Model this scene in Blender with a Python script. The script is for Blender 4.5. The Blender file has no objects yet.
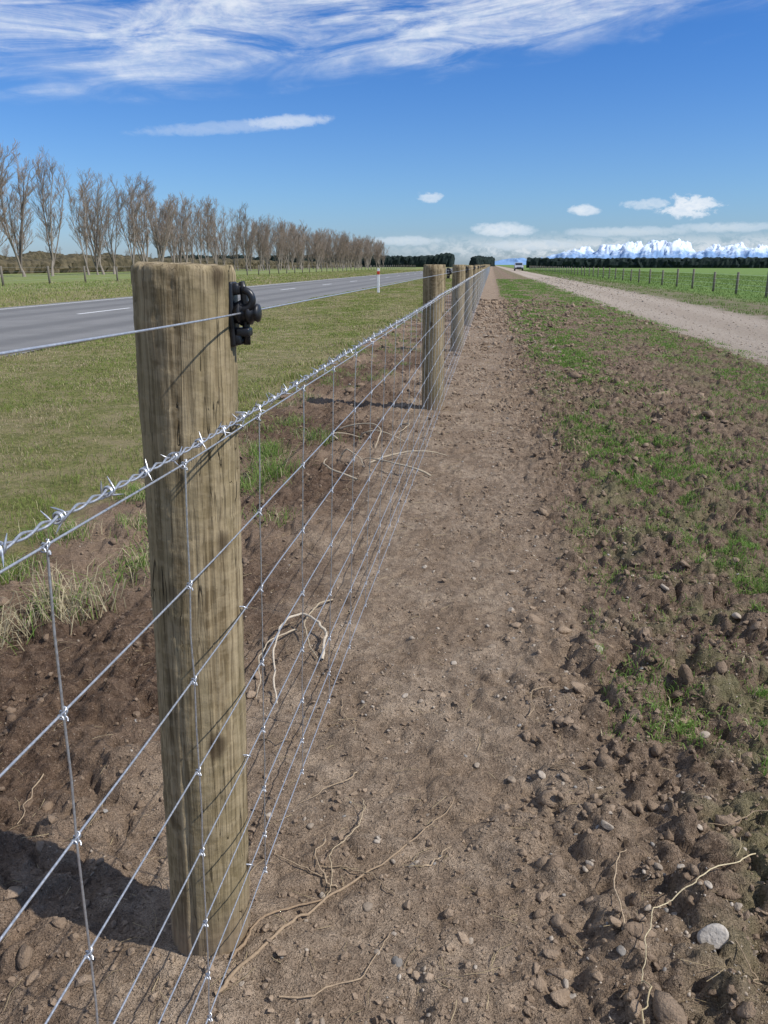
import bpy, math, random
import numpy as np
from mathutils import Vector, Matrix
random.seed(7); RNG=np.random.default_rng(7)
scene=bpy.context.scene
rad=math.radians
# ---------------------------------------------------------------- noise
def _h(ix,iy,s):
    a=(ix.astype(np.int64)*374761393+iy.astype(np.int64)*668265263+s*1442695041)&0xFFFFFFFF
    a=((a^(a>>13))*1274126177)&0xFFFFFFFF
    a=((a^(a>>15))*2246822519)&0xFFFFFFFF
    return ((a^(a>>16))&0xFFFFFF)/float(0xFFFFFF)
def vn(x,y,s=0):
    x=np.asarray(x,float); y=np.asarray(y,float)
    ix=np.floor(x); iy=np.floor(y); fx=x-ix; fy=y-iy
    u=fx*fx*fx*(fx*(fx*6-15)+10); v=fy*fy*fy*(fy*(fy*6-15)+10)
    a=_h(ix,iy,s); b=_h(ix+1,iy,s); c=_h(ix,iy+1,s); d=_h(ix+1,iy+1,s)
    return (a+(b-a)*u+(c-a)*v+(a-b-c+d)*u*v)*2-1
def fbm(x,y,o=4,s=0,g=.5):
    r=0;a=1;t=0
    for i in range(o):
        r=r+a*vn(x*(2.03**i)+i*17.3,y*(2.03**i)-i*9.1,s+i*7); t+=a; a*=g
    return r/t
def sm(a,b,x):
    t=np.clip((x-a)/(b-a),0,1); return t*t*(3-2*t)
def bumps(x,y,cell,s,keep=.7):
    gx=np.floor(x/cell); gy=np.floor(y/cell); out=np.zeros_like(x)
    for i in (-1,0,1):
        for j in (-1,0,1):
            cx=gx+i; cy=gy+j
            px=(cx+_h(cx,cy,s))*cell; py=(cy+_h(cx,cy,s+3))*cell
            k=_h(cx,cy,s+11)
            r=cell*(.25+.5*_h(cx,cy,s+5))
            an=_h(cx,cy,s+21)*3.14; e=.7+.6*_h(cx,cy,s+31)
            dx=x-px; dy=y-py
            u=(dx*np.cos(an)+dy*np.sin(an))*e; v=(-dx*np.sin(an)+dy*np.cos(an))/e
            q=np.clip(1-(u*u+v*v)/(r*r),0,1)
            out=np.maximum(out,np.where(k<keep,np.sqrt(q)*r*.45,0))
    return out
ROADL,ROADR=-14.2,-6.6
def height(x,y):
    x=np.asarray(x,float); y=np.asarray(y,float)
    near=1/(1+(np.maximum(y,0)/18)**2)
    dm=sm(-2.2,-1.7,x)*(1-sm(3.2,3.7,x))
    wob=.25*fbm(x*1.1,y*1.1,2,5)
    till=sm(.0,.5,x+wob)
    left=1-sm(-1.0,-.6,x+wob*.6)
    rough=.48+.95*np.maximum(till,left*.8)
    h=.018*fbm(x*.9,y*.9,3,1)
    wx=x+.025*vn(x*14,y*14,90)+.008*vn(x*45,y*45,92); wy=y+.025*vn(x*14+5,y*14,91)+.008*vn(x*45,y*45,93)
    d=.022*fbm(wx*5,wy*5,6,2,.6)+bumps(wx,wy,.12,40,.5)*.8+bumps(wx,wy,.055,60,.65)*1.1+bumps(wx,wy,.028,75,.65)*1.15
    rdg=1-np.abs(fbm(wx*9,wy*9,3,66)); d=d+.014*(rdg-.8)
    d=d+.006*fbm(x*60,y*60,2,8)
    h=h+dm*rough*near*d
    h=h+.02*(1-sm(-2.2,-1.8,x+wob*.5))*(1-dm)*1.0
    r=np.hypot(x+.46,y-1.06); h=h+.03*np.exp(-(r/.15)**2)
    road=sm(ROADL-.25,ROADL+.1,x)*(1-sm(ROADR-.1,ROADR+.25,x))
    h=h*(1-road)-.05*road
    tr=sm(3.4,3.9,x)*(1-sm(6.1,6.6,x))
    h=h*(1-tr*.5)-.02*tr
    far=1-sm(40,90,np.abs(x)); h=h*np.maximum(far,.0)
    return h*(1-sm(150,300,y)*(1-road))
# ---------------------------------------------------------------- mesh helper
def new_mesh(name,V,loops,starts,mat=None,col=None,smooth=True,link=True):
    me=bpy.data.meshes.new(name)
    V=np.ascontiguousarray(V,dtype=np.float32); loops=np.ascontiguousarray(loops,dtype=np.int32); starts=np.ascontiguousarray(starts,dtype=np.int32)
    me.vertices.add(len(V)); me.vertices.foreach_set('co',V.ravel())
    me.loops.add(len(loops)); me.loops.foreach_set('vertex_index',loops)
    me.polygons.add(len(starts)); me.polygons.foreach_set('loop_start',starts)
    me.update(calc_edges=True)
    me.polygons.foreach_set('use_smooth',np.full(len(starts),smooth,dtype=bool))
    if col is not None:
        at=me.color_attributes.new('Col','FLOAT_COLOR','POINT')
        c=np.ones((len(V),4),np.float32); c[:,:3]=col; at.data.foreach_set('color',c.ravel())
    if mat: me.materials.append(mat)
    if not link: return me
    ob=bpy.data.objects.new(name,me); scene.collection.objects.link(ob); return ob
class Geo:
    def __init__(s): s.V=[];s.L=[];s.S=[];s.C=[];s.nv=0;s.nl=0
    def add(s,V,F,col=None):
        V=np.asarray(V,float);F=np.asarray(F,int)
        s.V.append(V); s.L.append((F+s.nv).ravel()); s.S.append(np.arange(len(F))*F.shape[1]+s.nl)
        s.nv+=len(V); s.nl+=F.size
        if col is not None: s.C.append(np.broadcast_to(np.asarray(col,float),(len(V),3)))
    def more(s,F,base):
        F=np.asarray(F,int); s.L.append((F+base).ravel()); s.S.append(np.arange(len(F))*F.shape[1]+s.nl); s.nl+=F.size
    def make(s,name,mat,smooth=True,link=True):
        return new_mesh(name,np.concatenate(s.V),np.concatenate(s.L),np.concatenate(s.S),mat,np.concatenate(s.C) if s.C else None,smooth,link)
def tube(geo,P,R,n=6,col=None,cap=False):
    P=np.asarray(P,float);k=len(P);R=np.broadcast_to(np.asarray(R,float),(k,))
    T=np.gradient(P,axis=0);T/=np.linalg.norm(T,axis=1)[:,None]+1e-12
    d=P[-1]-P[0]; ref=np.array([0,0,1.]) if abs(d[2])<.8*np.linalg.norm(d)+1e-9 else np.array([1.,0.1,0])
    a=np.cross(T,ref);a/=np.linalg.norm(a,axis=1)[:,None]+1e-12;b=np.cross(T,a)
    th=np.arange(n)*2*math.pi/n
    V=P[:,None,:]+R[:,None,None]*(np.cos(th)[None,:,None]*a[:,None,:]+np.sin(th)[None,:,None]*b[:,None,:])
    i=np.arange(k-1)[:,None]*n; j=np.arange(n)[None,:]; j2=(j+1)%n
    F=np.stack([i+j,i+j2,i+n+j2,i+n+j],-1).reshape(-1,4)
    base=geo.nv
    geo.add(V.reshape(-1,3),F,col)
    if cap:
        geo.more([list(range(n))[::-1]],base); geo.more([[ (k-1)*n+q for q in range(n)]],base)
def empty(name,loc=(0,0,0)):
    e=bpy.data.objects.new(name,None); e.location=loc; scene.collection.objects.link(e); return e
def parent(c,p): c.parent=p; return c
# ---------------------------------------------------------------- node helper
class N:
    def __init__(s,tree): s.t=tree; s.n=tree.nodes; s.l=tree.links
    def node(s,ty,**k):
        x=s.n.new(ty)
        for a,b in k.items(): setattr(x,a,b)
        return x
    def set(s,sock,v):
        if isinstance(v,bpy.types.NodeSocket): s.l.new(v,sock)
        elif v is not None: sock.default_value=v
    def m(s,op,a,b=None,c=None,clamp=False):
        x=s.node('ShaderNodeMath',operation=op,use_clamp=clamp); s.set(x.inputs[0],a)
        if b is not None: s.set(x.inputs[1],b)
        if c is not None: s.set(x.inputs[2],c)
        return x.outputs[0]
    def mr(s,v,a,b,c=0.,d=1.):
        x=s.node('ShaderNodeMapRange',interpolation_type='SMOOTHSTEP'); s.set(x.inputs[0],v)
        for i,q in enumerate((a,b,c,d)): s.set(x.inputs[i+1],q)
        return x.outputs[0]
    def noise(s,vec,scale,detail=4,rough=.55,dist=0.):
        x=s.node('ShaderNodeTexNoise'); s.set(x.inputs['Vector'],vec); x.inputs['Scale'].default_value=scale
        x.inputs['Detail'].default_value=detail; x.inputs['Roughness'].default_value=rough; x.inputs['Distortion'].default_value=dist
        return x.outputs[0]
    def mix(s,f,a,b,mode='MIX'):
        x=s.node('ShaderNodeMix',data_type='RGBA',blend_type=mode); s.set(x.inputs[0],f)
        s.set(x.inputs[6],a if isinstance(a,bpy.types.NodeSocket) else (*a,1)); s.set(x.inputs[7],b if isinstance(b,bpy.types.NodeSocket) else (*b,1))
        return x.outputs[2]
    def scale(s,vec,v):
        x=s.node('ShaderNodeMapping'); s.set(x.inputs[0],vec); x.inputs['Scale'].default_value=v; return x.outputs[0]
    def bump(s,h,st,dist,nrm=None):
        x=s.node('ShaderNodeBump'); s.set(x.inputs['Height'],h); x.inputs['Strength'].default_value=st; x.inputs['Distance'].default_value=dist
        if nrm: s.set(x.inputs['Normal'],nrm)
        return x.outputs[0]
def mat(name,rough=.8,col=(.5,.5,.5),metal=0,spec=.3):
    m=bpy.data.materials.new(name); m.use_nodes=True; t=N(m.node_tree); b=t.n['Principled BSDF']
    b.inputs['Base Color'].default_value=(*col,1); b.inputs['Roughness'].default_value=rough; b.inputs['Metallic'].default_value=metal
    b.inputs['Specular IOR Level'].default_value=spec
    return m,t,b
def pos(t): return t.node('ShaderNodeNewGeometry').outputs['Position']
def objc(t): return t.node('ShaderNodeTexCoord').outputs['Object']
# ---------------------------------------------------------------- materials
def soil_nodes(t,p,x,xe,nl,nm,nh,nf):
    pale=t.mix(t.mr(nm,.35,.7),(.30,.218,.148),(.43,.33,.235)); pale=t.mix(t.mr(nh,.38,.60),t.mix(.5,pale,(.13,.088,.058)),pale)
    dark=t.mix(t.mr(nh,.36,.60),(.10,.068,.045),(.255,.182,.125)); dark=t.mix(t.mr(nm,.44,.66,0,.5),dark,(.33,.245,.17))
    damp=t.mix(t.mr(nh,.35,.65),(.085,.053,.035),(.185,.123,.081)); damp=t.mix(t.mr(nl,.42,.62),damp,(.28,.20,.138))
    c=t.mix(t.mr(xe,-.95,-.55),damp,pale)
    c=t.mix(t.mr(xe,.05,.6),c,dark)
    c=t.mix(t.mr(nf,.3,.6,.4,0),c,t.mix(.6,c,(.06,.042,.03)))
    c=t.mix(t.mr(nf,.60,.70,0,.55),c,(.48,.39,.30))
    return c
def ground_mat():
    m,t,b=mat('ground_soil_and_grass',.95,spec=.15)
    p=pos(t); sx=t.node('ShaderNodeSeparateXYZ'); t.set(sx.inputs[0],p); x=sx.outputs[0]; y=sx.outputs[1]
    nl=t.noise(p,.8,2); nm=t.noise(p,3.5,3,.6); nh=t.noise(p,26,5,.7); nf=t.noise(p,150,3,.7)
    xe=t.m('ADD',x,t.m('ADD',t.m('MULTIPLY',t.m('SUBTRACT',nm,.5),.55),t.m('MULTIPLY',t.m('SUBTRACT',nl,.5),.7)))
    c=soil_nodes(t,p,x,xe,nl,nm,nh,nf)
    gcol=t.mix(t.mr(nh,.35,.65),(.12,.13,.038),(.25,.225,.09)); gcol=t.mix(t.mr(nm,.42,.62,0,.7),gcol,(.31,.25,.14))
    gL=t.mr(xe,-2.05,-1.8,1,0)
    c=t.mix(gL,c,gcol)
    gb=t.m('MULTIPLY',t.mr(xe,.35,.8),t.mr(xe,1.2,1.6,1,0)); gb=t.m('MULTIPLY',gb,t.mr(nm,.48,.6,0,.4)); c=t.mix(gb,c,(.11,.145,.04))
    gb=t.m('MULTIPLY',t.mr(xe,1.6,3.0),t.mr(xe,3.5,3.8,1,0)); gb=t.m('MULTIPLY',gb,t.mr(nm,.42,.58,0,.6)); c=t.mix(gb,c,(.12,.15,.045))
    grav=t.mix(t.mr(nh,.35,.7),(.31,.25,.195),(.48,.41,.33)); grav=t.mix(t.mr(nf,.5,.8,0,.6),grav,(.56,.50,.42))
    wt=t.m('ABSOLUTE',t.m('SUBTRACT',t.m('ABSOLUTE',t.m('SUBTRACT',x,5.)),.75)); grav=t.mix(t.mr(wt,.15,.55,.0,.35),grav,(.28,.225,.17))
    c=t.mix(t.mr(xe,3.35,3.6),c,grav)
    vr=t.mix(t.mr(nm,.42,.6),(.22,.17,.12),(.11,.15,.04)); c=t.mix(t.mr(xe,6.3,6.7),c,vr)
    pd=t.mix(t.mr(nl,.3,.7),(.11,.19,.045),(.17,.235,.065)); c=t.mix(t.mr(xe,8.3,9.6),c,pd)
    pl=t.mix(t.mr(nl,.35,.65),(.15,.20,.055),(.23,.24,.10)); c=t.mix(t.mr(x,-16,-27,0,1),c,pl)
    t.set(b.inputs['Base Color'],c)
    bn=t.bump(nh,.85,.04); bn=t.bump(nf,.9,.012,bn); t.set(b.inputs['Normal'],bn)
    return m
def clod_mat():
    m,t,b=mat('soil_clod',.95,spec=.1)
    p=pos(t); sx=t.node('ShaderNodeSeparateXYZ'); t.set(sx.inputs[0],p); x=sx.outputs[0]
    nl=t.noise(p,.8,2); nm=t.noise(p,3.5,2,.6); nh=t.noise(p,26,4,.68); nf=t.noise(p,150,3,.7)
    xe=t.m('ADD',x,t.m('ADD',t.m('MULTIPLY',t.m('SUBTRACT',nm,.5),.55),t.m('MULTIPLY',t.m('SUBTRACT',nl,.5),.7)))
    c=soil_nodes(t,p,x,xe,nl,nm,nh,nf); a=t.node('ShaderNodeAttribute',attribute_name='Col')
    t.set(b.inputs['Base Color'],t.mix(.5,c,a.outputs['Color'])); t.set(b.inputs['Normal'],t.bump(nf,.9,.008)); return m
def wood_mat(tint=(1,1,1)):
    m,t,b=mat('treated_pine',.8,spec=.2)
    o=objc(t)
    st=t.noise(t.scale(o,(1,1,.035)),60,6,.68,.3); wide=t.noise(t.scale(o,(1,1,.15)),16,4,.6); fine=t.noise(t.scale(o,(1,1,.02)),280,3,.7)
    sc=t.noise(t.scale(o,(1,1,1.6)),34,3,.55)
    c=t.mix(t.mr(st,.38,.62),(.14,.10,.052),(.40,.315,.19))
    c=t.mix(t.mr(wide,.40,.60,0,.65),c,(.235,.185,.10))
    c=t.mix(t.mr(sc,.44,.60,.0,.35),c,(.42,.335,.21))
    c=t.mix(t.mr(fine,.48,.68,0,.7),c,(.075,.055,.03))
    big=t.noise(t.scale(o,(1,1,.3)),7,3); c=t.mix(t.mr(big,.50,.68,0,.5),c,(.13,.11,.055))
    cr=t.noise(t.scale(o,(1,1,.028)),26,2,.5,.1)
    crack=t.m('SUBTRACT',1,t.mr(t.m('ABSOLUTE',t.m('SUBTRACT',cr,.52)),.0,.004)); 
    cr2=t.noise(t.scale(o,(1,1,.05)),48,2,.5,.2); crack2=t.m('MULTIPLY',t.m('SUBTRACT',1,t.mr(t.m('ABSOLUTE',t.m('SUBTRACT',cr2,.5)),.0,.006)),t.mr(wide,.45,.6)); crack=t.m('MAXIMUM',crack,crack2)
    c=t.mix(t.m('MULTIPLY',crack,.8),c,(.02,.015,.01))
    kn=t.node('ShaderNodeTexVoronoi'); t.set(kn.inputs['Vector'],t.scale(o,(1,1,.62))); kn.inputs['Scale'].default_value=8
    c=t.mix(t.mr(kn.outputs['Distance'],.08,.17,.8,0),c,(.05,.033,.018))
    sx=t.node('ShaderNodeSeparateXYZ'); t.set(sx.inputs[0],o)
    c=t.mix(t.mr(sx.outputs[2],.02,.18,.6,0),c,(.24,.17,.115))
    c=t.mix(1,c,tint,'MULTIPLY')
    t.set(b.inputs['Base Color'],c)
    h=t.m('ADD',t.m('MULTIPLY',st,.7),t.m('MULTIPLY',fine,.3)); h=t.m('SUBTRACT',h,t.m('MULTIPLY',crack,.8)); h=t.m('ADD',h,t.m('MULTIPLY',sc,.5))
    t.set(b.inputs['Normal'],t.bump(h,.8,.004))
    return m
M_ground=ground_mat(); M_clod=clod_mat(); M_wood=wood_mat()
M_wire,t,b=mat('galvanised_wire',.38,(.56,.57,.59),.75,.5); c=t.noise(pos(t),300,2); t.set(b.inputs['Roughness'],t.mr(c,.3,.7,.3,.5)); t.set(b.inputs['Base Color'],t.mix(c,(.38,.39,.41),(.68,.69,.71)))
M_black,t,b=mat('black_plastic',.35,(.012,.012,.014),0,.5); t.set(b.inputs['Roughness'],t.mr(t.noise(objc(t),60,3),.3,.7,.28,.5))
M_grass,t,b=mat('grass_blades',.6,spec=.25); a=t.node('ShaderNodeAttribute',attribute_name='Col'); t.set(b.inputs['Base Color'],a.outputs['Color'])
tr=t.node('ShaderNodeBsdfTranslucent'); t.set(tr.inputs['Color'],a.outputs['Color']); mx=t.node('ShaderNodeMixShader'); mx.inputs[0].default_value=.35
t.l.new(b.outputs[0],mx.inputs[1]); t.l.new(tr.outputs[0],mx.inputs[2]); t.l.new(mx.outputs[0],t.n['Material Output'].inputs[0])
def vcol_mat(name,bs,sc=60,rough=.9):
    m,t,b=mat(name,rough,spec=.2); a=t.node('ShaderNodeAttribute',attribute_name='Col'); p=pos(t)
    n1=t.noise(p,sc*2,3,.65)
    c=t.mix(t.mr(n1,.3,.65,.7,.0),a.outputs['Color'],t.mix(.5,a.outputs['Color'],(.10,.07,.05))); t.set(b.inputs['Base Color'],c)
    t.set(b.inputs['Normal'],t.bump(n1,bs,.006)); return m
M_stone=vcol_mat('stone',.5)
M_bark,t,b=mat('bark',.9,spec=.1); t.set(b.inputs['Base Color'],t.node('ShaderNodeAttribute',attribute_name='Col').outputs['Color'])
M_root=vcol_mat('dry_root',.4,80)
def road_mat():
    m,t,b=mat('chipseal_asphalt',.85,spec=.3); p=pos(t); sx=t.node('ShaderNodeSeparateXYZ'); t.set(sx.inputs[0],p)
    n=t.noise(p,1.2,4); f=t.noise(p,60,3,.8); x=sx.outputs[0]
    c=t.mix(t.mr(f,.3,.7),(.13,.127,.122),(.215,.21,.20)); c=t.mix(t.mr(n,.4,.65,0,.35),c,(.24,.233,.222))
    l=t.m('ABSOLUTE',t.m('SUBTRACT',t.m('ABSOLUTE',t.m('SUBTRACT',x,-10.4)),1.9)); w=t.m('ABSOLUTE',t.m('SUBTRACT',l,.75))
    c=t.mix(t.mr(w,.1,.5,.5,0),c,(.095,.094,.092)); t.set(b.inputs['Base Color'],c); t.set(b.inputs['Normal'],t.bump(f,.4,.01)); return m
M_road=road_mat()
M_paint,t,b=mat('road_paint',.6,(.8,.8,.78)); t.set(b.inputs['Base Color'],t.mix(t.mr(t.noise(pos(t),30,4,.7),.45,.65,0,.5),(.78,.78,.76),(.35,.35,.35)))
# ---------------------------------------------------------------- ground
def seg(a,b,s): return list(np.arange(a,b,s))
xs=[-15000,-8000,-4000,-2000,-1000,-500,-250,-130,-80,-60,-45,-35,-28,-24,-20,-17,-15.5]+seg(-14.6,-13.9,.1)+seg(-13.5,-7,.8)+seg(-6.9,-2.6,.06)+seg(-2.6,-1.2,.011)+seg(-1.2,1.7,.0075)+seg(1.7,3.8,.014)+seg(3.8,11,.07)+[11.5,12.5,14,17,20,25,32,42,60,90,140,250,500,1000,2000,4000,8000,15000]
ys=seg(-6,.5,.25); yy=.5
while yy<15000:
    ys.append(yy); yy+=max(.0065,.0058*yy) if yy<50 else .035*yy
ys.append(15500)
ys=[-4000,-1000,-200,-50,-15]+ys
xs=np.array(xs);ys=np.array(ys)
X,Y=np.meshgrid(xs,ys); Z=height(X,Y)
nx,ny=len(xs),len(ys)
i=np.arange(ny-1)[:,None]*nx; j=np.arange(nx-1)[None,:]
F=np.stack([i+j,i+j+1,i+nx+j+1,i+nx+j],-1).reshape(-1,4)
new_mesh('ground',np.stack([X,Y,Z],-1).reshape(-1,3),F.ravel(),np.arange(len(F))*4,M_ground)
print('ground',nx,ny)
def sheet(geo,x0,x1,y0,y1,z,ny=2,nx=2,wob=0):
    u=np.linspace(x0,x1,nx); v=np.linspace(y0,y1,ny); A,B=np.meshgrid(u,v)
    if wob:
        A=A.copy(); A[:,0]+=wob*fbm(B[:,0]*.8,B[:,0]*0,3,70); A[:,-1]+=wob*fbm(B[:,0]*.8,B[:,0]*0+9,3,71)
    ii=np.arange(ny-1)[:,None]*nx; jj=np.arange(nx-1)[None,:]
    geo.add(np.stack([A,B,np.full_like(A,z)],-1).reshape(-1,3),np.stack([ii+jj,ii+jj+1,ii+nx+jj+1,ii+nx+jj],-1).reshape(-1,4))
road=empty('road')
g=Geo(); sheet(g,ROADL,ROADR,-40,80,.0,400,6,.08); sheet(g,ROADL,ROADR,80,3000,.0,2,2); parent(g.make('asphalt',M_road),road)
g=Geo()
for k in range(-4,60): sheet(g,-10.46,-10.34,19+k*10,22+k*10,.005)
sheet(g,-13.72,-13.62,-40,900,.005)
parent(g.make('lane_markings',M_paint),road)
# ---------------------------------------------------------------- grass
def blades(name,x,y,h,w,col,lean=.5):
    n=len(x); z=height(x,y)-.004
    a=RNG.uniform(0,2*math.pi,n); la=RNG.uniform(0,2*math.pi,n); le=h*RNG.uniform(.15,1,n)*lean
    dx,dy=np.cos(a)*w/2,np.sin(a)*w/2; lx,ly=np.cos(la)*le,np.sin(la)*le
    V=np.zeros((n,5,3))
    V[:,0]=np.stack([x-dx,y-dy,z],-1);V[:,1]=np.stack([x+dx,y+dy,z],-1)
    V[:,2]=np.stack([x+dx*.8+lx*.35,y+dy*.8+ly*.35,z+h*.6],-1);V[:,3]=np.stack([x-dx*.8+lx*.35,y-dy*.8+ly*.35,z+h*.6],-1)
    V[:,4]=np.stack([x+lx,y+ly,z+h*(1-.25*lean)],-1)
    b=np.arange(n)*5
    L=np.stack([b,b+1,b+2,b+3,b+3,b+2,b+4],-1).ravel(); S=(np.arange(n)[:,None]*7+np.array([0,4])).ravel()
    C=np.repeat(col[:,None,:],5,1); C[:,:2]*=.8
    return new_mesh(name,V.reshape(-1,3),L,S,M_grass,C.reshape(-1,3),False)
def gcols(n,x,y,dry=.3,bright=1.):
    k=RNG.random(n)[:,None]
    c=np.array([.15,.215,.045])*(1-k)+np.array([.30,.335,.09])*k
    pt=np.clip(fbm(x*.6,y*.35,3,35)*2+.3,0,1)[:,None]; c=c*(1-pt*.3)+np.array([.38,.34,.13])*pt*.3
    d=RNG.random(n)<np.clip(dry+.9*fbm(x*1.1,y*.6,3,33),.03,.9)
    s=RNG.random(n)[:,None]; c=np.where(d[:,None],np.array([.34,.275,.15])*(1-s)+np.array([.54,.46,.28])*s,c)
    return c*bright*RNG.uniform(.75,1.2,n)[:,None]
def logy(n,a,b): return a*(b/a)**RNG.random(n)
n=300000; y=logy(n,1.6,75); x=RNG.uniform(-6.75,-1.62,n)
e=-1.92+.3*fbm(y*1.3,y*0,3,12)+.16*fbm(x*5,y*5,2,13); k=(x<e)&(x>-6.55+.12*fbm(y*.8,y*0+9,3,71))
thin=fbm(x*1.6,y*1.1,3,44); k&=(RNG.random(n)<np.clip(.9+1.6*thin,.2,1))
x,y=x[k],y[k]; e=e[k]
edge=np.exp(-((e-x)/.35)**2)
h=RNG.uniform(.014,.036,len(x))*(1+.7*np.clip(fbm(x*2.2,y*2.2,3,14),-.6,1))*(1+1.6*edge*(fbm(x*3,y*3,2,15)>0))*(1+.6*(x<-6.1))
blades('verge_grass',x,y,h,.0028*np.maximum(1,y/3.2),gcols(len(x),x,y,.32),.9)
n=460000; y=logy(n,.9,70); x=np.where(RNG.random(n)<.55,RNG.normal(1.0,.30,n),RNG.normal(2.6,.7,n))
f=fbm(x*2.6,y*1.5,3,21); f2=fbm(x*11,y*11,2,22); f3=fbm(x*28,y*28,1,24); bias=.05*np.clip(y/6,0,1)
k=(f*.8+.6*f2+.25*f3+bias>.18)&(x<3.8)&(x>.36+.1*f2)
k&=~((y<1.8)&(x<.70))
x,y=x[k],y[k]
h=RNG.uniform(.014,.044,len(x))*(1+.5*np.clip(fbm(x*9,y*9,2,23),-.5,1))
kk=RNG.random((len(x),1)); gc=(np.array([.12,.25,.04])*(1-kk)+np.array([.27,.39,.09])*kk)*RNG.uniform(.75,1.15,(len(x),1))
dd=RNG.random((len(x),1))<.08; gc=np.where(dd,np.array([.46,.38,.23]),gc)
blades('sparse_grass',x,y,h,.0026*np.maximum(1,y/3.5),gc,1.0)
xs_,ys_,hs_,cs_=[],[],[],[]
tf=[(-1.45,2.35,.17,.8,300),(-1.6,2.1,.16,.85,240),(-1.75,1.9,.14,.9,180),(-1.35,2.75,.12,.4,200),(-1.6,3.3,.10,.3,160),(-1.25,4.3,.15,.1,320),(-1.4,4.7,.15,.1,320),(-1.3,4.0,.12,.1,200),(-1.15,5.2,.12,.2,200),(-1.5,5.8,.1,.2,200),(-1.85,2.6,.12,.4,300),(-1.9,3.1,.12,.4,300),(-1.85,3.8,.11,.3,300)]
for q in range(90):
    tf.append((random.uniform(-1.9,-1.0),random.uniform(2.6,22),random.uniform(.04,.1),random.random()*.5,80))
for q in range(140):
    yq=1.7*(9/1.7)**random.random(); tf.append((random.uniform(.5,2.2),yq,random.uniform(.02,.055),random.random()*.25,random.randint(12,80)))
for (cx,cy,hh,dr,nn) in tf:
    a=RNG.normal(0,1,(nn,2))*.05*(1+hh*3); xs_.append(cx+a[:,0]);ys_.append(cy+a[:,1]);hs_.append(hh*RNG.uniform(.4,1.1,nn))
    kk=RNG.random((nn,1)); c=np.array([.13,.235,.04])*(1-kk)+np.array([.27,.36,.09])*kk
    d=RNG.random((nn,1))<dr; cs_.append(np.where(d,np.array([.60,.51,.32])*RNG.uniform(.7,1.1,(nn,1)),c))
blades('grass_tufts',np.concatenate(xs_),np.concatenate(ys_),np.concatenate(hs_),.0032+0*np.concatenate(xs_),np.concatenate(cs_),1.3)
n=60000; y=logy(n,12,200); x=-14.25-RNG.random(n)**1.3*16
blades('far_verge_grass',x,y,RNG.uniform(.04,.13,n),.004*np.maximum(1,y/6),gcols(n,x,y,.28,1.05),.8)
n=90000; y=logy(n,6,200); x=6.4+RNG.random(n)**1.2*22
k=(x>8.2+.6*fbm(y*.3,y*0,2,3))|(fbm(x*1.5,y*.8,2,31)>-.05); x,y=x[k],y[k]
kk=RNG.random((len(x),1)); gc=(np.array([.12,.20,.04])*(1-kk)+np.array([.22,.29,.08])*kk)*RNG.uniform(.8,1.15,(len(x),1))
blades('paddock_grass',x,y,RNG.uniform(.03,.10,len(x)),.004*np.maximum(1,y/6),gc,.8)
# ---------------------------------------------------------------- stones / clods
import bmesh
def ico(sub):
    bm=bmesh.new(); bmesh.ops.create_icosphere(bm,subdivisions=sub,radius=1); bm.verts.ensure_lookup_table()
    V=np.array([v.co[:] for v in bm.verts]); F=np.array([[v.index for v in f.verts] for f in bm.faces]); bm.free(); return V,F
I1=ico(1);I2=ico(2);I3=ico(3)
def variants(I,n,amp,freq,ang):
    V,F=I; out=[]
    for q in range(n):
        s=100+q*13
        d=1+amp*(fbm(V[:,0]*freq+q*3+V[:,2]*.7*freq,V[:,1]*freq+V[:,2]*freq,3,s))
        W=V*d[:,None]
        for _ in range(ang):
            nrm=RNG.normal(size=3);nrm/=np.linalg.norm(nrm); c=RNG.uniform(.45,.75); dd=W@nrm; W=W-np.outer(np.maximum(dd-c,0),nrm)
        out.append((W,F))
    return out
def scatter(name,x,y,r,cols,vars_,matl,flat=(.5,.85),sink=.3,smooth=True):
    g=Geo(); z=height(x,y); order=RNG.integers(0,len(vars_),len(x))
    for v in range(len(vars_)):
        idx=np.where(order==v)[0]
        if len(idx)==0: continue
        V,F=vars_[v]; n=len(idx)
        s=np.stack([RNG.uniform(.7,1.4,n),RNG.uniform(.7,1.2,n),RNG.uniform(*flat,n)],-1)*r[idx][:,None]
        a=RNG.uniform(0,6.28,n); W=V[None]*s[:,None,:]
        ca,sa=np.cos(a)[:,None],np.sin(a)[:,None]; tl=RNG.normal(0,.3,n)[:,None]
        X_=W[...,0]*ca-W[...,1]*sa; Y_=W[...,0]*sa+W[...,1]*ca; Z_=W[...,2]+X_*tl
        P=np.stack([X_+x[idx][:,None],Y_+y[idx][:,None],Z_+(z[idx]+s[:,2]*(1-2*sink))[:,None]],-1)
        FF=(F[None]+(np.arange(n)*len(V))[:,None,None]).reshape(-1,3)
        g.add(P.reshape(-1,3),FF,np.repeat(cols[idx],len(V),0))
    return g.make(name,matl,smooth)
def scols(n,dirt):
    k=RNG.random((n,1))
    if dirt: c=np.array([.15,.104,.07])*(1-k)+np.array([.38,.285,.20])*k
    else:
        c=np.array([.30,.235,.17])*(1-k)+np.array([.52,.445,.355])*k
        gr=RNG.random((n,1))<.15; c=np.where(gr,np.array([.32,.295,.26])*RNG.uniform(.7,1.2,(n,1)),c)
    return c
cv1=variants(I1,10,.6,1.6,3); cv2=variants(I2,14,.75,1.7,5); sv1=variants(I1,8,.3,1.,3); sv2=variants(I2,8,.35,1.2,5)+variants(I2,4,.25,1.,2); sv3=variants(I3,5,.22,.9,2)
n=4200; y=logy(n,.7,9); x=np.where(RNG.random(n)<.8,.1+np.abs(RNG.normal(.55,.75,n)),RNG.uniform(-1.8,-.6,n)); 
k=fbm(x*2.5,y*2.5,2,57)>-.3; x,y=x[k],y[k]
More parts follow.
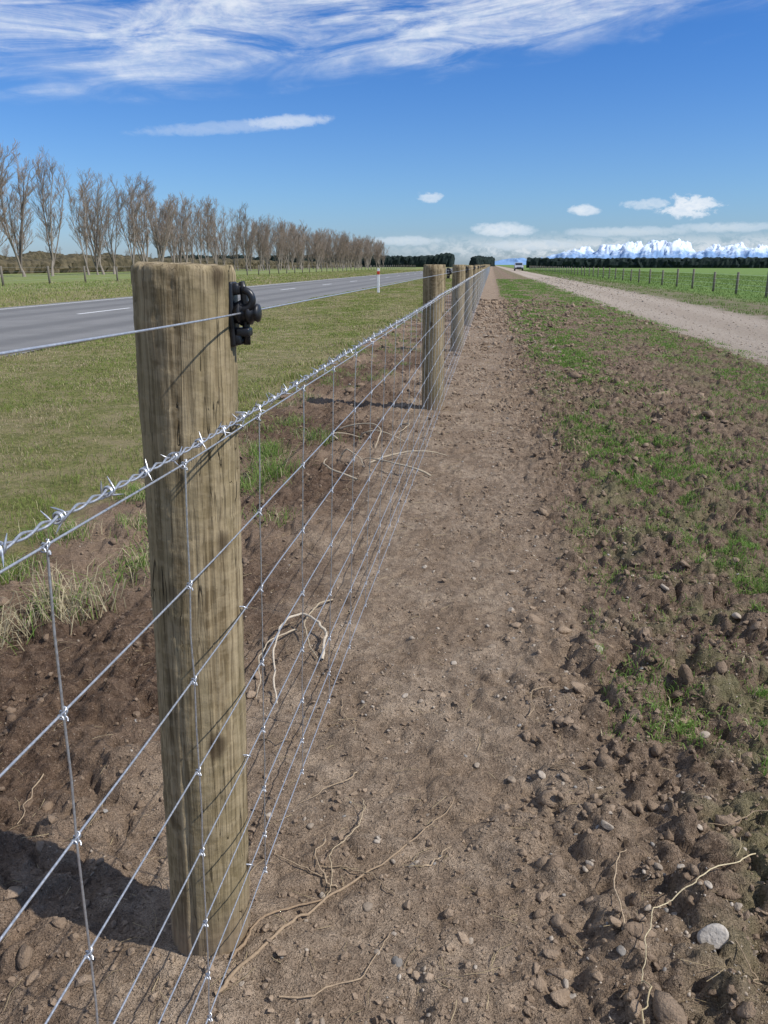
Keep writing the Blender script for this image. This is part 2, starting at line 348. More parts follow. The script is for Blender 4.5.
r=np.clip(RNG.lognormal(-4.9,.6,len(x)),.003,.036)*np.maximum(1,y/4)
scatter('soil_clods',x,y,r,scols(len(x),True),cv2,M_clod,(.45,.85),.42,True)
n=38000; y=logy(n,.7,28); x=np.where(RNG.random(n)<.6,RNG.normal(.45,.7,n),RNG.uniform(-1.9,3.5,n)); k=(fbm(x*3,y*3,3,58)>-.15)&(x>-1.95)&(x<3.5); x,y=x[k],y[k]
r=np.clip(RNG.lognormal(-5.85,.55,len(x)),.0013,.012)*np.maximum(1,y/3)
scatter('soil_crumbs',x,y,r,scols(len(x),True),cv1,M_clod,(.5,.9),.25,False)
n=11000; y=logy(n,.7,24); x=np.where(RNG.random(n)<.75,RNG.normal(.25,.5,n),RNG.uniform(-1.8,3.4,n))
cl=(fbm(x*2,y*2,2,55)>-.25)&(x>-1.9)&(x<3.4); x,y=x[cl],y[cl]; r=np.clip(RNG.lognormal(-6.1,.45,len(x)),.0014,.007)*np.maximum(1,y/3.5)
scatter('pebbles',x,y,r,scols(len(x),False),sv1,M_stone,(.45,.8),.35)
n=850; y=logy(n,.75,16); x=np.where(RNG.random(n)<.8,RNG.normal(.32,.42,n),RNG.uniform(-1.7,3.2,n)); r=np.clip(RNG.lognormal(-5.15,.4,n),.004,.014)*np.maximum(1,y/5)
scatter('stones',x,y,r,scols(n,False)*.85,sv2,M_stone,(.4,.75),.5)
n=3500; y=logy(n,7,80); x=RNG.uniform(3.4,6.7,n); r=np.clip(RNG.lognormal(-4.6,.4,n),.004,.03)*np.maximum(1,y/22)
scatter('track_gravel',x,y,r,scols(n,False),variants(I1,4,.3,1.2,0),M_stone)
bx=np.array([.454,.30,.10,-.20,.05,.62,-.02,.25,.38,.12,-.62,-.8,.9,-.9]);by=np.array([1.185,1.45,1.62,1.95,2.3,1.9,2.9,3.4,2.25,2.6,1.45,1.8,2.6,2.6])
br=np.array([.025,.012,.013,.010,.014,.013,.012,.018,.014,.012,.015,.016,.017,.02])
bc=scols(14,False)*.85; bc[0]=(.50,.45,.38)
scatter('river_stones',bx,by,br,bc,sv3,M_stone,(.6,.75),.40)
# ---------------------------------------------------------------- roots, straw
def spline(pts,n,wob=.004,s=0):
    P=np.array(pts,float); t_=np.linspace(0,len(P)-1,n); out=np.zeros((n,2))
    for i_,q in enumerate(t_):
        k_=min(int(q),len(P)-2); f=q-k_; p0=P[max(k_-1,0)];p1=P[k_];p2=P[k_+1];p3=P[min(k_+2,len(P)-1)]
        out[i_]=.5*((2*p1)+(-p0+p2)*f+(2*p0-5*p1+4*p2-p3)*f*f+(-p0+3*p1-3*p2+p3)*f**3)
    out[:,0]+=wob*fbm(t_*3.1,t_*0+s,3,s+3); out[:,1]+=wob*fbm(t_*3.1,t_*0+s+5,3,s+4); return out
g=Geo()
def root(pts,r0,r1,col,lift=.003,n=50,s=0,arch=0,wob=.012):
    q=spline(pts,n,wob,s); z=height(q[:,0],q[:,1]); pz=np.pad(z,4,mode='edge'); z=np.max([pz[k:k+n] for k in range(2,7)],axis=0); z=np.convolve(np.pad(z,4,mode='edge'),np.ones(9)/9,'valid')+lift+arch*np.sin(np.linspace(0,math.pi,n))
    R=np.linspace(r0,r1,n)*(1+.25*fbm(np.arange(n)*.7,np.zeros(n),2,s)); tube(g,np.stack([q[:,0],q[:,1],z],-1),R,6,col)
root([(-.03,1.53),(-.13,1.36),(-.267,1.194),(-.34,1.06),(-.417,.945)],.0010,.0040,(.34,.245,.155),s=1)
root([(-.267,1.194),(-.36,1.12),(-.41,1.0)],.0015,.003,(.30,.21,.13),s=2,n=25)
root([(-.27,1.19),(-.28,1.3),(-.24,1.40),(-.25,1.50)],.0009,.0014,(.46,.36,.23),s=3,arch=.01)
root([(-.3,.95),(-.18,1.02),(-.14,1.13)],.0018,.0008,(.38,.28,.18),s=4,n=25)
root([(.303,1.05),(.335,1.16),(.3715,1.23),(.47,1.30),(.603,1.419)],.0009,.0013,(.60,.50,.31),s=5,arch=.03)
root([(.28,.93),(.30,1.0),(.303,1.05)],.0012,.0012,(.5,.4,.23),s=6,n=20,arch=.01)
root([(-.56,1.87),(-.60,2.0),(-.64,2.2),(-.60,2.33),(-.50,2.25),(-.47,2.1)],.0025,.005,(.55,.47,.36),s=7,arch=.05)
root([(-.62,1.9),(-.66,2.1),(-.6,2.3)],.0015,.003,(.47,.39,.28),s=8,arch=.04)
root([(-.5,2.1),(-.58,2.35),(-.54,2.6)],.002,.0035,(.42,.34,.23),s=9,arch=.03)
for q in range(8):
    cx,cy=-.75+random.uniform(-.25,.3),random.uniform(4.4,6.2); a=random.uniform(0,6.28); l=random.uniform(.12,.3)
    root([(cx-l*math.cos(a),cy-l*math.sin(a)),(cx+random.uniform(-.1,.1),cy+random.uniform(-.1,.1)),(cx+l*math.cos(a+.5),cy+l*math.sin(a+.5))],.003,.007,(.46,.38,.27),s=20+q,arch=random.uniform(.02,.07),n=26)
for q in range(60):
    cy=1.0*(14/1.0)**random.random(); cx=random.gauss(0.1,.8) if q%2 else random.uniform(-1.6,-.2)
    a=random.uniform(0,6.28); l=random.uniform(.03,.13); kk=random.random(); col=(.25+.2*kk,.18+.16*kk,.11+.11*kk)
    root([(cx-l*math.cos(a),cy-l*math.sin(a)),(cx+random.uniform(-.03,.03),cy+random.uniform(-.03,.03)),(cx+l*math.cos(a+.4),cy+l*math.sin(a+.4))],.0008,.0018,col,s=50+q,n=14,lift=.002,arch=random.uniform(0,.010))
g.make('dead_roots',M_root)
g=Geo()
for q in range(1300):
    cy=.9*(12/.9)**random.random(); cx=random.uniform(-1.9,1.6); a=random.uniform(0,6.28); l=random.uniform(.008,.035)
    z=float(height(np.array([cx]),np.array([cy]))[0])+.004; kk=random.random()
    P=[(cx-l*math.cos(a),cy-l*math.sin(a),z),(cx,cy,z+random.uniform(.001,.006)),(cx+l*math.cos(a+.3),cy+l*math.sin(a+.3),z+random.uniform(-.001,.004))]
    tube(g,P,.0006*max(1,cy/2.5),3,(.34+.2*kk,.26+.17*kk,.15+.1*kk))
g.make('straw_litter',M_root)
# ---------------------------------------------------------------- fence
FX=-.362
posts=[(1.075,.070,1.201,2.1),(6.64,.094,1.20,-.3),(11.45,.095,1.20,.2),(16.4,.092,1.19,0)]
yy=21.4
while yy<190: posts.append((yy,random.uniform(.085,.1),random.uniform(1.17,1.23),random.uniform(-.6,.6))); yy+=random.uniform(4.8,5.1)
def post_mesh(r,hh,seed,hi):
    nseg=128 if hi else 28; nr=340 if hi else 30
    th=np.arange(nseg)*2*math.pi/nseg; zz=np.linspace(-.15,hh,nr)
    T,Zz=np.meshgrid(th,zz); cx,cy=np.cos(T),np.sin(T)
    R=r*(1+.0*Zz)
    R=R*(1+.022*fbm(cx*1.2+Zz*1.5+seed,cy*1.2-Zz*.7,3,seed)+.012*fbm(cx*3+seed,cy*3+Zz*5,3,seed+1))
    if hi:
        row_=np.floor(T*9/math.tau*2); fz=Zz*19+_h(row_,row_*0,seed)*5; lip=(fz-np.floor(fz)); R=R+.0011*(lip**2)*(vn(row_*.9,np.floor(fz)*.7,seed)*.5+.5)
        fac=fbm(T*5.1,Zz*24,2,seed+2); R=R+.0013*fac
        R=R-.0018*np.clip(fbm(cx*16+7,cy*16+Zz*.8,3,seed+4)-.12,0,1)*3
        R=R+.0007*fbm(T*22,Zz*3,2,seed+6)
    d=hh-Zz; R=R-np.where(d<.006,(.006-d)*.6,0)
    R=R+np.where(d<.03,.0018*fbm(T*9,Zz*30,2,seed+5),0)
    V=np.stack([R*cx,R*cy,Zz],-1).reshape(-1,3)
    i=np.arange(nr-1)[:,None]*nseg; j=np.arange(nseg)[None,:]; j2=(j+1)%nseg
    F=np.stack([i+j,i+j2,i+nseg+j2,i+nseg+j],-1).reshape(-1,4)
    if hi: V[-nseg:,2]+=.002*fbm(th*4,th*0,2,5)+.0015*np.sin(th+1)
    g=Geo(); g.add(V,F)
    top=V[-nseg:]; base=(nr-1)*nseg
    W=[];
    for q,f in enumerate((.92,.7,.45,.2)):
        w=top*np.array([f,f,1]); w[:,2]=hh+.001+.0018*vn(w[:,0]*60,w[:,1]*60,seed); W.append(w)
    prev=base; b0=len(V)
    W=np.concatenate(W); g.V.append(W); g.nv+=len(W)
    FF=[]
    for q in range(4):
        cur=b0+q*nseg
        for a in range(nseg): FF.append([prev+a,prev+(a+1)%nseg,cur+(a+1)%nseg,cur+a])
        prev=cur
    g.more(FF,0); g.more([[prev+a for a in range(nseg)]],0)
    return g
def insulator():
    g=Geo()
    def rbox(cx,cy,cz,sx,sy,sz,bev):
        bm=bmesh.new(); bmesh.ops.create_cube(bm,size=1); bmesh.ops.scale(bm,vec=(sx,sy,sz),verts=bm.verts)
        bmesh.ops.bevel(bm,geom=list(bm.edges),offset=bev,segments=3,profile=.5,affect='EDGES'); bmesh.ops.translate(bm,vec=(cx,cy,cz),verts=bm.verts)
        bm.verts.ensure_lookup_table(); V=np.array([v.co[:] for v in bm.verts]); base=g.nv; g.V.append(V); g.nv+=len(V)
        for f in bm.faces: g.more([[v.index for v in f.verts]],base)
        bm.free()
    rbox(.004,0,.0,.008,.026,.088,.003)
    rbox(.010,0,.034,.012,.020,.016,.004)
    rbox(.010,0,-.034,.012,.020,.016,.004)
    prof=[(.006,.013),(.012,.016),(.016,.018),(.018,.013),(.024,.012),(.026,.016),(.030,.016),(.032,.012),(.036,.011),(.038,.013),(.041,.012),(.043,.006)]
    tube(g,[(p[0],0,.002) for p in prof],[p[1] for p in prof],20,cap=True)
    th=np.linspace(-2.3,1.5,16); tube(g,[(.022+.013*math.cos(q),-.010,.020+.013*math.sin(q)) for q in th],.005,10,cap=True)
    tube(g,[(.020,.004,-.042),(.020,.004,-.020),(.020,.002,.03),(.018,0,.044)],[.005,.0055,.0055,.004],12,cap=True)
    rbox(.018,0,-.024,.020,.020,.012,.003)
    tube(g,[(.007,0,.036),(.0165,0,.036)],.004,10,cap=True); tube(g,[(.007,0,-.036),(.0165,0,-.036)],.004,10,cap=True)
    return g.make('insulator',M_black,True,False)
IM=insulator()
for k,(py,r,hh,lean) in enumerate(posts):
    px=FX-.004-r
    ob=post_mesh(r,hh,k*5+3,k==0).make('wooden_fence_post',M_wood,True); ob.location=(px,py,0)
    if k==0:
        ob.location=(-.468,py,0); ob.rotation_euler=(0,rad(lean),0)
    else: ob.rotation_euler=(rad(random.uniform(-.5,.5)),rad(lean),0)
    if k<9:
        io=bpy.data.objects.new('fence_insulator',IM); scene.collection.objects.link(io); io.location=(-.360 if k==0 else FX-.004,py,1.134)
fence=empty('wire_fence')
YE=190
def lean_(y,z): return (.009-.036*(1-z))*(1-sm(1.6,6,y))
def wpath(y,z=1.): return FX+.004*fbm(y*.35,y*0+2,2,80)*sm(1.3,3,y)+lean_(y,z)
def wz(z,y,s): return z+.010*sm(1.0,.3,y)+.006*fbm(y*.4,y*0+s,2,81)*sm(.8,2,y)+.0015*fbm(y*3.3,y*0+s*3,2,82)
heights=[.974,.817,.682,.543,.408,.281,.180,.095]
yl=np.concatenate([np.arange(-2.5,9,.05),np.geomspace(9,YE,260)])
g=Geo()
for k,z in enumerate(heights): tube(g,np.stack([wpath(yl,z),yl,wz(z,yl,k)],-1),.00125+0*yl,7)
parent(g.make('mesh_line_wires',M_wire),fence)
g=Geo(); yw=yl; tube(g,np.stack([FX+.020+0*yw,yw,1.136+.006*sm(1.,.2,yw)+.004*fbm(yw*.2,yw*0,2,85)*sm(1.5,4,yw)],-1),.0013,7); parent(g.make('electric_wire',M_wire),fence)
g=Geo(); gk=Geo(); sy=.545-.304*9
while sy<150:
    ys_=sy+.003*random.uniform(-1,1); ya=np.array([ys_])
    zs=[float(wz(z,ya,k)[0]) for k,z in enumerate(heights)]
    xk=[float(wpath(ya,z)[0])+.0026 for z in heights]
    P=[]
    for k in range(len(zs)):
        P.append((xk[k]+random.uniform(-.0006,.0006),ys_+random.uniform(-.002,.002),zs[k]))
        if k<len(zs)-1 and sy<12:
            P.append(((xk[k]+xk[k+1])/2+random.uniform(-.002,.002),ys_+random.uniform(-.003,.003),(zs[k]+zs[k+1])/2))
    P.insert(0,(xk[0],ys_,zs[0]+.004)); tube(g,P,.00115,6 if sy<15 else 3)
    if sy<45:
        for k,p in enumerate(zs):
            x0=xk[k]
            if sy<7:
                a=np.linspace(0,4.5*math.pi,26); L=(a/a[-1]-.5)*.010
                tube(gk,np.stack([x0-.0014+.0030*np.cos(a),ys_+L*.8,p+.0030*np.sin(a)+L*.5],-1),.001,5)
                a=np.linspace(0,2.2*math.pi,12); tube(gk,np.stack([x0+.0026*np.cos(a),ys_+.0026*np.sin(a),p+(a/a[-1]-.5)*.013],-1),.001,5)
            else: tube(gk,[(x0,ys_-.006,p-.003),(x0,ys_-.003,p-.0015),(x0,ys_+.003,p+.0015),(x0,ys_+.006,p+.003)],[.001,.004,.004,.001],4)
    sy+=.304
parent(g.make('mesh_stays',M_wire),fence); parent(gk.make('mesh_knots',M_wire),fence)
g=Geo()
def bz(y): return .992+.014*sm(1.0,.3,y)+.005*fbm(y*.5,y*0+4,2,87)*sm(.8,2,y)
def bxx(y): return FX+.009+.007*(1-sm(1.6,6,y))+.003*fbm(y*.5,y*0+7,2,88)*sm(.8,2,y)
yb=np.arange(-1,10,.004)
for ph in (0,math.pi):
    a=yb*2*math.pi/.055+ph; tube(g,np.stack([bxx(yb)+.0021*np.cos(a),yb,bz(yb)+.0021*np.sin(a)],-1),.00125,6)
yb=np.geomspace(10,YE,300); tube(g,np.stack([bxx(yb),yb,bz(yb)],-1),.0028,5)
by_=-.6
while by_<40:
    cx=float(bxx(np.array([by_]))[0]); cz=float(bz(np.array([by_]))[0]); ph=random.uniform(0,6.28); n_=26 if by_<4 else 10
    for w in (0,1):
        a=np.linspace(0,2.6*math.pi,n_)+ph+w*2.2; off=(a-a[0])/(a[-1]-a[0])*.006-.003+w*.0035
        C=np.stack([cx+.0043*np.cos(a),by_+off,cz+.0043*np.sin(a)],-1)
        t0=np.array([math.sin(a[0]),-.35,-math.cos(a[0])]); t1=np.array([-math.sin(a[-1]),.35,math.cos(a[-1])])
        l=.012
        P=np.concatenate([[C[0]+t0*l],[C[0]+t0*l*.5],C,[C[-1]+t1*l*.5],[C[-1]+t1*l]])
        R=np.full(len(P),.00105); R[0]=R[-1]=.0003
        tube(g,P,R,5 if by_<5 else 4)
    by_+=.082+random.uniform(-.006,.006)
parent(g.make('barbed_wire',M_wire),fence)
g=Geo()
for k,(py,r,hh,lean) in enumerate(posts[:8]):
    for z in heights[::2]+[.992]:
        q=float(wpath(np.array([py]),z)[0])+(.009 if z>.99 else 0); zc=float(wz(z,np.array([py]),heights.index(z))[0]) if z in heights else .992
        tube(g,[(q-.018,py-.004,zc+.004),(q-.002,py-.003,zc+.004),(q+.0025,py-.001,zc+.001),(q+.0025,py+.001,zc-.001),(q-.002,py+.003,zc-.004),(q-.018,py+.004,zc-.004)],.0012,6)
parent(g.make('staples',M_wire),fence)
# ---------------------------------------------------------------- paddock fences
M_oldwood,t,b=mat('weathered_wood',.85); t.set(b.inputs['Base Color'],t.mix(t.noise(t.scale(objc(t),(1,1,.1)),30,4),(.10,.085,.065),(.25,.22,.18)))
def pfence(name,x,y0,y1,step,hh,r,wires):
    e=empty(name); g=Geo(); y=y0
    while y<y1:
        dx=random.uniform(-.03,.03); h2=hh*random.uniform(.92,1.05); tube(g,[(x+dx,y,-.1),(x+dx,y,h2*.5),(x+dx*1.5,y+.01,h2-.01),(x+dx*1.5,y+.01,h2)],[r,r,r,r*.85],8,cap=True); y+=step*random.uniform(.92,1.08)
    parent(g.make('posts',M_oldwood),e); g=Geo()
    for w in wires: tube(g,[(x-r-.003,y0,w),(x-r-.003,(y0+y1)/2,w),(x-r-.003,y1,w)],.003,4)
    parent(g.make('wires',M_wire),e)
pfence('paddock_fence',10.4,13.5,230,3.8,.95,.055,[.2,.4,.6,.8])
pfence('paddock_fence',-28,20,300,4.6,1.15,.07,[.3,.55,.8,1.05])
# ---------------------------------------------------------------- marker post, car
M_white,t,b=mat('white_plastic',.45,(.8,.8,.8)); t.set(b.inputs['Base Color'],t.mix(t.mr(t.noise(objc(t),9,4),.4,.7,0,.4),(.8,.8,.79),(.55,.53,.48)))
M_red,t,b=mat('red_reflector',.3,(.55,.05,.02)); 
mk=empty('road_marker_post',(-4.95,35.2,0))
def box(name,c,s,m,par,bev=.0,seg=2):
    bm=bmesh.new(); bmesh.ops.create_cube(bm,size=1); bmesh.ops.scale(bm,vec=s,verts=bm.verts)
    if bev: bmesh.ops.bevel(bm,geom=list(bm.edges),offset=bev,segments=seg,profile=.5,affect='EDGES')
    me=bpy.data.meshes.new(name); bm.to_mesh(me); bm.free(); me.materials.append(m); o=bpy.data.objects.new(name,me); scene.collection.objects.link(o); o.location=c; o.parent=par; return o
box('blade',(0,0,.50),(.11,.045,1.06),M_white,mk,.015,3); box('reflector_band',(0,0,.86),(.116,.051,.15),M_red,mk,.012,2); box('cap',(0,0,1.045),(.09,.04,.03),M_white,mk,.01)
M_car,t,b=mat('car_paint_silver',.35,(.40,.41,.43),.3,.5); t.set(b.inputs['Roughness'],t.mr(t.noise(objc(t),4,2),.3,.7,.25,.38))
M_glass,t,b=mat('car_glass',.08,(.02,.025,.03),0,.6)
M_tyre,t,b=mat('tyre',.85,(.02,.02,.02))
car=empty('parked_car',(5.6,172,0))
def prof(name,pts,w,m,inset=0):
    g=Geo(); P=np.array(pts,float); n=len(P)
    A=[];tw=[w if z<.95 else w-(z-.95)*inset for _,z in P]
    for s in (-1,1):
        for (y_,z_),ww in zip(P,tw): A.append((s*ww/2,y_,z_))
    g.V.append(np.array(A)); g.nv=2*n
    g.more([[q for q in range(n)][::-1]],0); g.more([[n+q for q in range(n)]],0)
    g.more([[q,(q+1)%n,n+(q+1)%n,n+q] for q in range(n)],0)
    o=g.make(name,m,False); o.parent=car; bv=o.modifiers.new('b','BEVEL'); bv.width=.04; bv.segments=2; return o
prof('body',[(-2.2,.35),(-2.25,.6),(-2.2,.85),(-1.9,.98),(-1.0,1.05),(1.9,1.05),(2.2,.95),(2.25,.55),(2.15,.35)],1.82,M_car)
prof('cabin',[(-1.05,1.04),(-.35,1.62),(1.2,1.66),(2.0,1.05)],1.74,M_car,.5)
box('windscreen',(0,-.72,1.34),(1.34,.03,.60),M_glass,car,.01).rotation_euler=(rad(-50),0,0)
for s in (-1,1):
    box('side_window',(s*.80,.45,1.32),(.03,1.9,.36),M_glass,car,.01).rotation_euler=(0,rad(-s*14),0)
    box('headlight',(s*.68,-2.2,.78),(.34,.08,.16),M_white,car,.02); box('mirror',(s*1.0,-.75,1.12),(.2,.1,.14),M_car,car,.03)
    for yy_ in (-1.4,1.4):
        g=Geo(); tube(g,[(s*.68,yy_,.34),(s*.70,yy_,.34),(s*.9,yy_,.34),(s*.92,yy_,.34)],[.28,.34,.34,.28],20,cap=True); o=g.make('wheel',M_tyre,False); o.parent=car
box('grille',(0,-2.235,.6),(.95,.05,.2),M_tyre,car,.02); box('bumper',(0,-2.24,.42),(1.7,.1,.18),M_tyre,car,.03)
# ---------------------------------------------------------------- hedges
def hedge_mat(name,a,bc):
    m,t,b=mat(name,.9,spec=.1); p=pos(t); t.set(b.inputs['Base Color'],t.mix(t.mr(t.noise(p,.9,5,.7),.35,.7),a,bc)); return m
M_hedge=hedge_mat('shelterbelt_foliage',(.012,.02,.02),(.032,.045,.036)); M_hedge2=hedge_mat('brush_hedge',(.05,.045,.028),(.14,.115,.07))
def hedge(name,a,b,hh,w,m,s,step=.7,var=.15):
    a=np.array(a,float);b=np.array(b,float);L=np.linalg.norm(b-a);d=(b-a)/L;nn=np.array([-d[1],d[0]]);n=int(L/step)
    t_=np.linspace(0,L,n); prof_=[(-.5,0),(-.56,.3),(-.52,.65),(-.4,.9),(-.15,1.),(.15,1.),(.4,.9),(.52,.65),(.56,.3),(.5,0)]
    V=np.zeros((n,len(prof_),3))
    for k,(u,v) in enumerate(prof_):
        hv=hh*(1+var*fbm(t_*.06,t_*0,3,s)+.10*RNG.uniform(-1,1,n))
        off=u*w*(1+.3*RNG.uniform(-1,1,n)); V[:,k,0]=a[0]+d[0]*t_+nn[0]*off; V[:,k,1]=a[1]+d[1]*t_+nn[1]*off; V[:,k,2]=v*hv-.1*(v==0)
    q=len(prof_); i=np.arange(n-1)[:,None]*q; j=np.arange(q-1)[None,:]
    F=np.stack([i+j,i+j+1,i+q+j+1,i+q+j],-1).reshape(-1,4); g=Geo(); g.add(V.reshape(-1,3),F); g.more([list(range(q))],0); g.more([[(n-1)*q+c for c in range(q)][::-1]],0)
    return g.make(name,m,False)
hedge('hedge',(14,330),(420,250),3.6,4,M_hedge,1,.8,.08)
hedge('hedge',(-20,420),(-200,470),6,5,M_hedge,2,.9,.2)
hedge('hedge',(-14,600),(0,640),7,5,M_hedge,7,.9,.2)
hedge('hedge',(-66,60),(-72,480),2.2,3,M_hedge2,3,.6,.5)
hedge('hedge',(-130,70),(-160,600),4.5,4,M_hedge2,4,.9,.5)
# ---------------------------------------------------------------- trees
def make_tree(seed,hh):
    R=random.Random(seed); g=Geo(); lean=(R.uniform(-.02,.02),R.uniform(.04,.10))
    def br(p,d,L,r0,depth,n):
        P=[np.array(p)]; d=np.array(d,float); d/=np.linalg.norm(d)
        for i_ in range(n):
            d=d+np.array([R.gauss(0,.07)+lean[0]*.3,R.gauss(0,.07)+lean[1]*.35,.07 if depth>0 else .02]); d/=np.linalg.norm(d)
            P.append(P[-1]+d*L/n)
        RR=np.linspace(r0,max(r0*.25,.010),n+1); k=R.uniform(.75,1.25)
        tube(g,P,RR,7 if depth==0 else (4 if depth==1 else 3),np.array([.30,.235,.185])*k if depth>1 else np.array([.24,.205,.17])*k)
        return P,d,RR
    th=R.uniform(.06,.2)*hh
    P,d,RR=br((0,0,-.1),(0,0,1),th,.017*hh,0,4)
    def side(P,L,r,depth,cnt,lo):
        for q in range(cnt):
            f=lo+(1-lo)*(q+R.random())/cnt; idx=f*(len(P)-1); i0=min(int(idx),len(P)-2); p=P[i0]+(P[i0+1]-P[i0])*(idx-i0)
            ax=P[i0+1]-P[i0]; ax=ax/np.linalg.norm(ax); a=R.uniform(0,6.28); e=np.array([math.cos(a),math.sin(a),R.uniform(-.1,.3)])
            dd=ax+e*R.uniform(.45,.9); l=L*R.uniform(.5,1.2)*(1.15-.5*f)
            Q,_,_=br(p,dd,l,r*(1.1-.6*f),depth,4 if depth<3 else 2)
            if depth==1: side(Q,L*.45,.018,2,8,.15)
            elif depth==2 and l>.5: side(Q,l*.6,.012,3,5,.15)
    nl=R.randint(4,6)
    for q in range(nl):
        a=q*6.28/nl+R.uniform(-.5,.5); sp=R.uniform(.12,.34) if q else .05
        Lh=(hh-th)*R.uniform(.72,1.0)
        Q,_,_=br(P[-1]*(1)-np.array([0,0,R.uniform(0,.4)*th]),(math.cos(a)*sp,math.sin(a)*sp,1),Lh,.0085*hh,1,8)
        side(Q,hh*.20,.035,1,11,.15)
    return g.make('tree_mesh',M_bark,True,False)
TM=[make_tree(50+k,12.0) for k in range(7)]
def place_tree(name,x,y,s,par=None):
    o=bpy.data.objects.new(name,random.choice(TM)); scene.collection.objects.link(o); o.location=(x,y,0); o.rotation_euler=(0,0,random.uniform(-.9,.9)); o.scale=(s*random.uniform(.8,1.15),s*random.uniform(.8,1.15),s)
    if par: o.parent=par
for (x,y,s) in [(-48,58,1.0),(-47.5,63,.95),(-48.5,74.2,1.12),(-48,77.8,1.05),(-47,81.5,1.08)]: place_tree('bare_poplar_tree',x,y,s)
row=empty('tree_row')
y=91.5
while y<142: place_tree('poplar',-48+random.uniform(-1,1),y,random.uniform(.82,1.02),row); y+=random.uniform(2.2,3.6)
y=152
while y<352: place_tree('poplar',-48+random.uniform(-1.5,1.5),y,random.uniform(.8,1.02),row); y+=random.uniform(3.0,4.6)
y=162
while y<352: place_tree('poplar',-54+random.uniform(-1.5,1.5),y,random.uniform(.75,.95),row); y+=random.uniform(5,9)
for k in range(20): place_tree('poplar',-175+random.uniform(-6,6),150+k*18,random.uniform(.6,.8),row)
# ---------------------------------------------------------------- mountains
def mount(name,D,az0,az1,H,s,m):
    n=900; nr=26; az=np.linspace(az0,az1,n); v=np.linspace(0,1,nr); A,Vv=np.meshgrid(az,v)
    env=(.3*sm(az0,az0+4,A)+.7*sm(az0+4,az0+11,A))*(1-.3*sm(az1-8,az1,A)); r=1-np.abs(fbm(A*.9,Vv*2.2,6,s,.55)); rid=.6+.4*fbm(A*.35,A*0,3,s+9)
    prof_=np.sin(np.clip(Vv*1.25,0,1)*math.pi/2)*(1-.3*sm(.8,1,Vv))
    Hh=H*env*(.5+.5*rid)*prof_*(.42+.65*r**2.2)*1.25
    Dd=D*(1+.16*Vv); Xx=np.sin(np.radians(A))*Dd; Yy=np.cos(np.radians(A))*Dd
    i=np.arange(nr-1)[:,None]*n; j=np.arange(n-1)[None,:]
    F=np.stack([i+j,i+j+1,i+n+j+1,i+n+j],-1).reshape(-1,4); return new_mesh(name,np.stack([Xx,Yy,Hh-1],-1).reshape(-1,3),F.ravel(),np.arange(len(F))*4,m)
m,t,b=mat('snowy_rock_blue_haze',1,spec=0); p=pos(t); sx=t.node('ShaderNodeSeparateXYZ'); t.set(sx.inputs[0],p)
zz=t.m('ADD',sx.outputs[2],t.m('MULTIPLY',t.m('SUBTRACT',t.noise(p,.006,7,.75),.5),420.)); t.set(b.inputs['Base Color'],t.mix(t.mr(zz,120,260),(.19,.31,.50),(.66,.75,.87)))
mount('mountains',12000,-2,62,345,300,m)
# ---------------------------------------------------------------- world
SUN_EL,SUN_AZ=47,101.5
w=bpy.data.worlds.new('World'); scene.world=w; w.use_nodes=True; t=N(w.node_tree); bg=t.n['Background']
sky=t.node('ShaderNodeTexSky',sky_type='NISHITA'); sky.sun_disc=False; sky.sun_elevation=rad(SUN_EL); sky.sun_rotation=rad(SUN_AZ); sky.air_density=1.0; sky.dust_density=.4; sky.ozone_density=2.0
d=t.node('ShaderNodeTexCoord').outputs['Generated']; sx=t.node('ShaderNodeSeparateXYZ'); t.set(sx.inputs[0],d)
az=t.m('DEGREES',t.m('ARCTAN2',sx.outputs[0],sx.outputs[1])); el=t.m('DEGREES',t.m('ARCSINE',sx.outputs[2]))
def vec(a,b,c=0.):
    x=t.node('ShaderNodeCombineXYZ'); t.set(x.inputs[0],a); t.set(x.inputs[1],b); t.set(x.inputs[2],c); return x.outputs[0]
g0=t.mix(t.mr(el,0,5),(.60,.80,1.24),(.58,.86,1.28)); grade=t.mix(t.mr(el,3,16),g0,(.34,.73,1.32)); skyc=t.mix(1,sky.outputs[0],grade,'MULTIPLY')
le=t.m('SUBTRACT',el,t.m('MULTIPLY',t.m('ADD',az,34),.085))
v1=vec(t.m('MULTIPLY',az,.075),t.m('MULTIPLY',le,.42)); n1=t.noise(v1,1.4,8,.66,.8); n2=t.noise(vec(t.m('MULTIPLY',az,.07),t.m('MULTIPLY',le,.3),3.),1.5,6,.55,.6)
band=t.mr(t.m('ADD',le,t.m('MULTIPLY',t.m('SUBTRACT',n2,.5),6.)),9.2,12.0); thin=t.mr(az,-15,25,1.,.85)
ci=t.m('MULTIPLY',t.m('MULTIPLY',band,t.mr(n1,.32,.66)),thin)
vv=t.mr(t.m('ABSOLUTE',t.m('SUBTRACT',el,30)),0,60,1,.3)
mask=t.m('MULTIPLY',ci,t.m('MULTIPLY',vv,.92))
nc=t.noise(vec(t.m('MULTIPLY',az,.6),el),1.7,7,.68,.3); ncd=t.m('MULTIPLY',t.m('SUBTRACT',nc,.5),3.8)
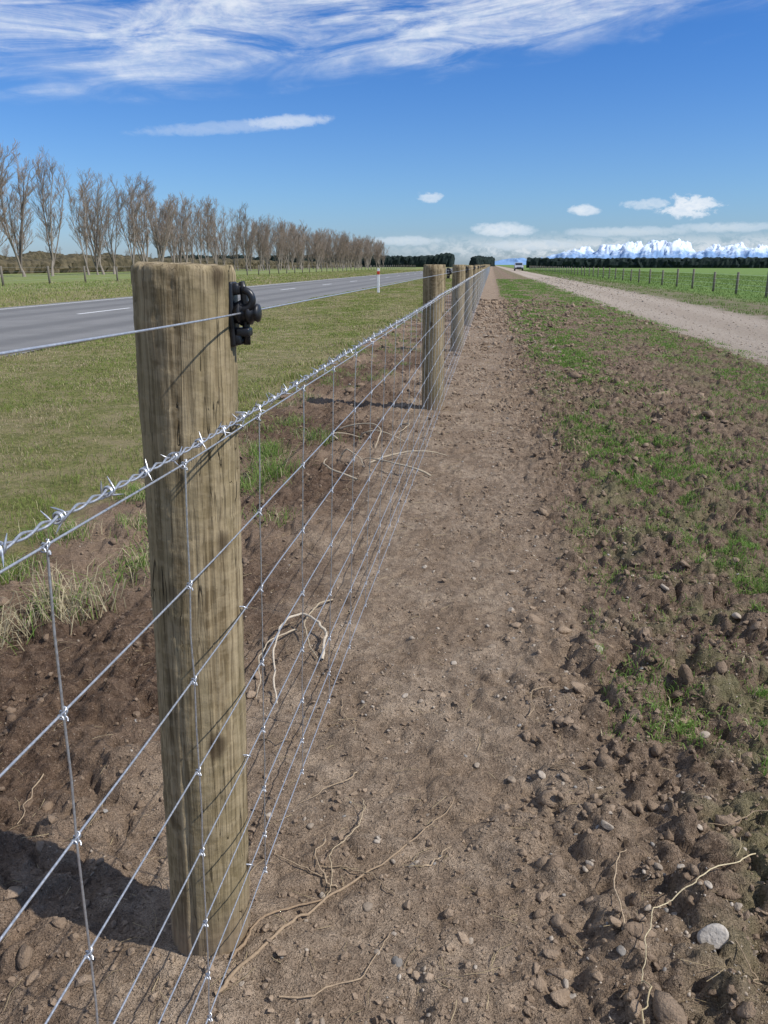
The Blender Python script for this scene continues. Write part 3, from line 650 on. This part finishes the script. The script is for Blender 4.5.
def blob(a0,e0,wa,we,st=1.,tilt=0.,soft=.9):
    global mask
    da=t.m('SUBTRACT',az,a0); de=t.m('SUBTRACT',t.m('SUBTRACT',el,e0),t.m('MULTIPLY',da,tilt))
    q=t.m('ADD',t.m('POWER',t.m('ABSOLUTE',t.m('DIVIDE',da,wa)),2.),t.m('POWER',t.m('ABSOLUTE',t.m('DIVIDE',de,we)),2.))
    q=t.m('ADD',q,ncd); k=t.m('MULTIPLY',t.mr(q,.1,.1+soft,1,0),st); mask=t.m('MAXIMUM',mask,k)
blob(12.6,3.6,2.0,.8,.95); blob(10.3,3.8,1.8,.4,.5); blob(-4.4,4.4,.9,.42,.6); blob(6.0,3.5,1.0,.35,.8,0,1.4); blob(.6,2.3,2.0,.45,.7,0,1.5)
blob(-14.2,9.0,2.6,.36,.6,.07,1.8); blob(-18,8.6,5,.35,.28,.08,1.8); blob(-6.,1.6,2.5,.3,.5,0,1.5); blob(3.,1.3,4,.35,.6,0,1.6); blob(9,2.1,4,.3,.45,0,1.6); blob(15,2.3,3,.3,.45,0,1.6)
hb=t.m('MULTIPLY',t.m('MULTIPLY',t.mr(el,.1,.9),t.mr(t.m('ADD',el,t.m('MULTIPLY',ncd,.4)),1.2,2.3,1,0)),t.mr(az,-12,4,0,.6)); hb=t.m('MULTIPLY',hb,t.mr(nc,.34,.6)); mask=t.m('MAXIMUM',mask,hb)
cc=t.mix(t.mr(nc,.35,.65),(7.2,8.1,9.2),(9.3,9.6,10.))
fin=t.mix(mask,skyc,cc); t.set(bg.inputs[0],fin); bg.inputs[1].default_value=.10
sl=bpy.data.lights.new('sun','SUN'); sl.energy=4.7; sl.angle=rad(.5); sl.color=(1,.965,.91); so=bpy.data.objects.new('sun',sl); scene.collection.objects.link(so)
D=Vector((math.sin(rad(SUN_AZ))*math.cos(rad(SUN_EL)),math.cos(rad(SUN_AZ))*math.cos(rad(SUN_EL)),math.sin(rad(SUN_EL)))); so.rotation_euler=D.to_track_quat('Z','Y').to_euler(); so.location=D*30
# ---------------------------------------------------------------- camera
cam=bpy.data.cameras.new('camera'); co=bpy.data.objects.new('camera',cam); scene.collection.objects.link(co); scene.camera=co
cam.sensor_fit='VERTICAL'; cam.sensor_height=24; cam.lens=18.05; cam.clip_start=.02; cam.clip_end=40000
co.location=(0,0,1.2); co.rotation_euler=(rad(90-17.8),0,rad(7.6))
scene.view_settings.view_transform='Standard'; scene.view_settings.look='None'; scene.view_settings.exposure=0
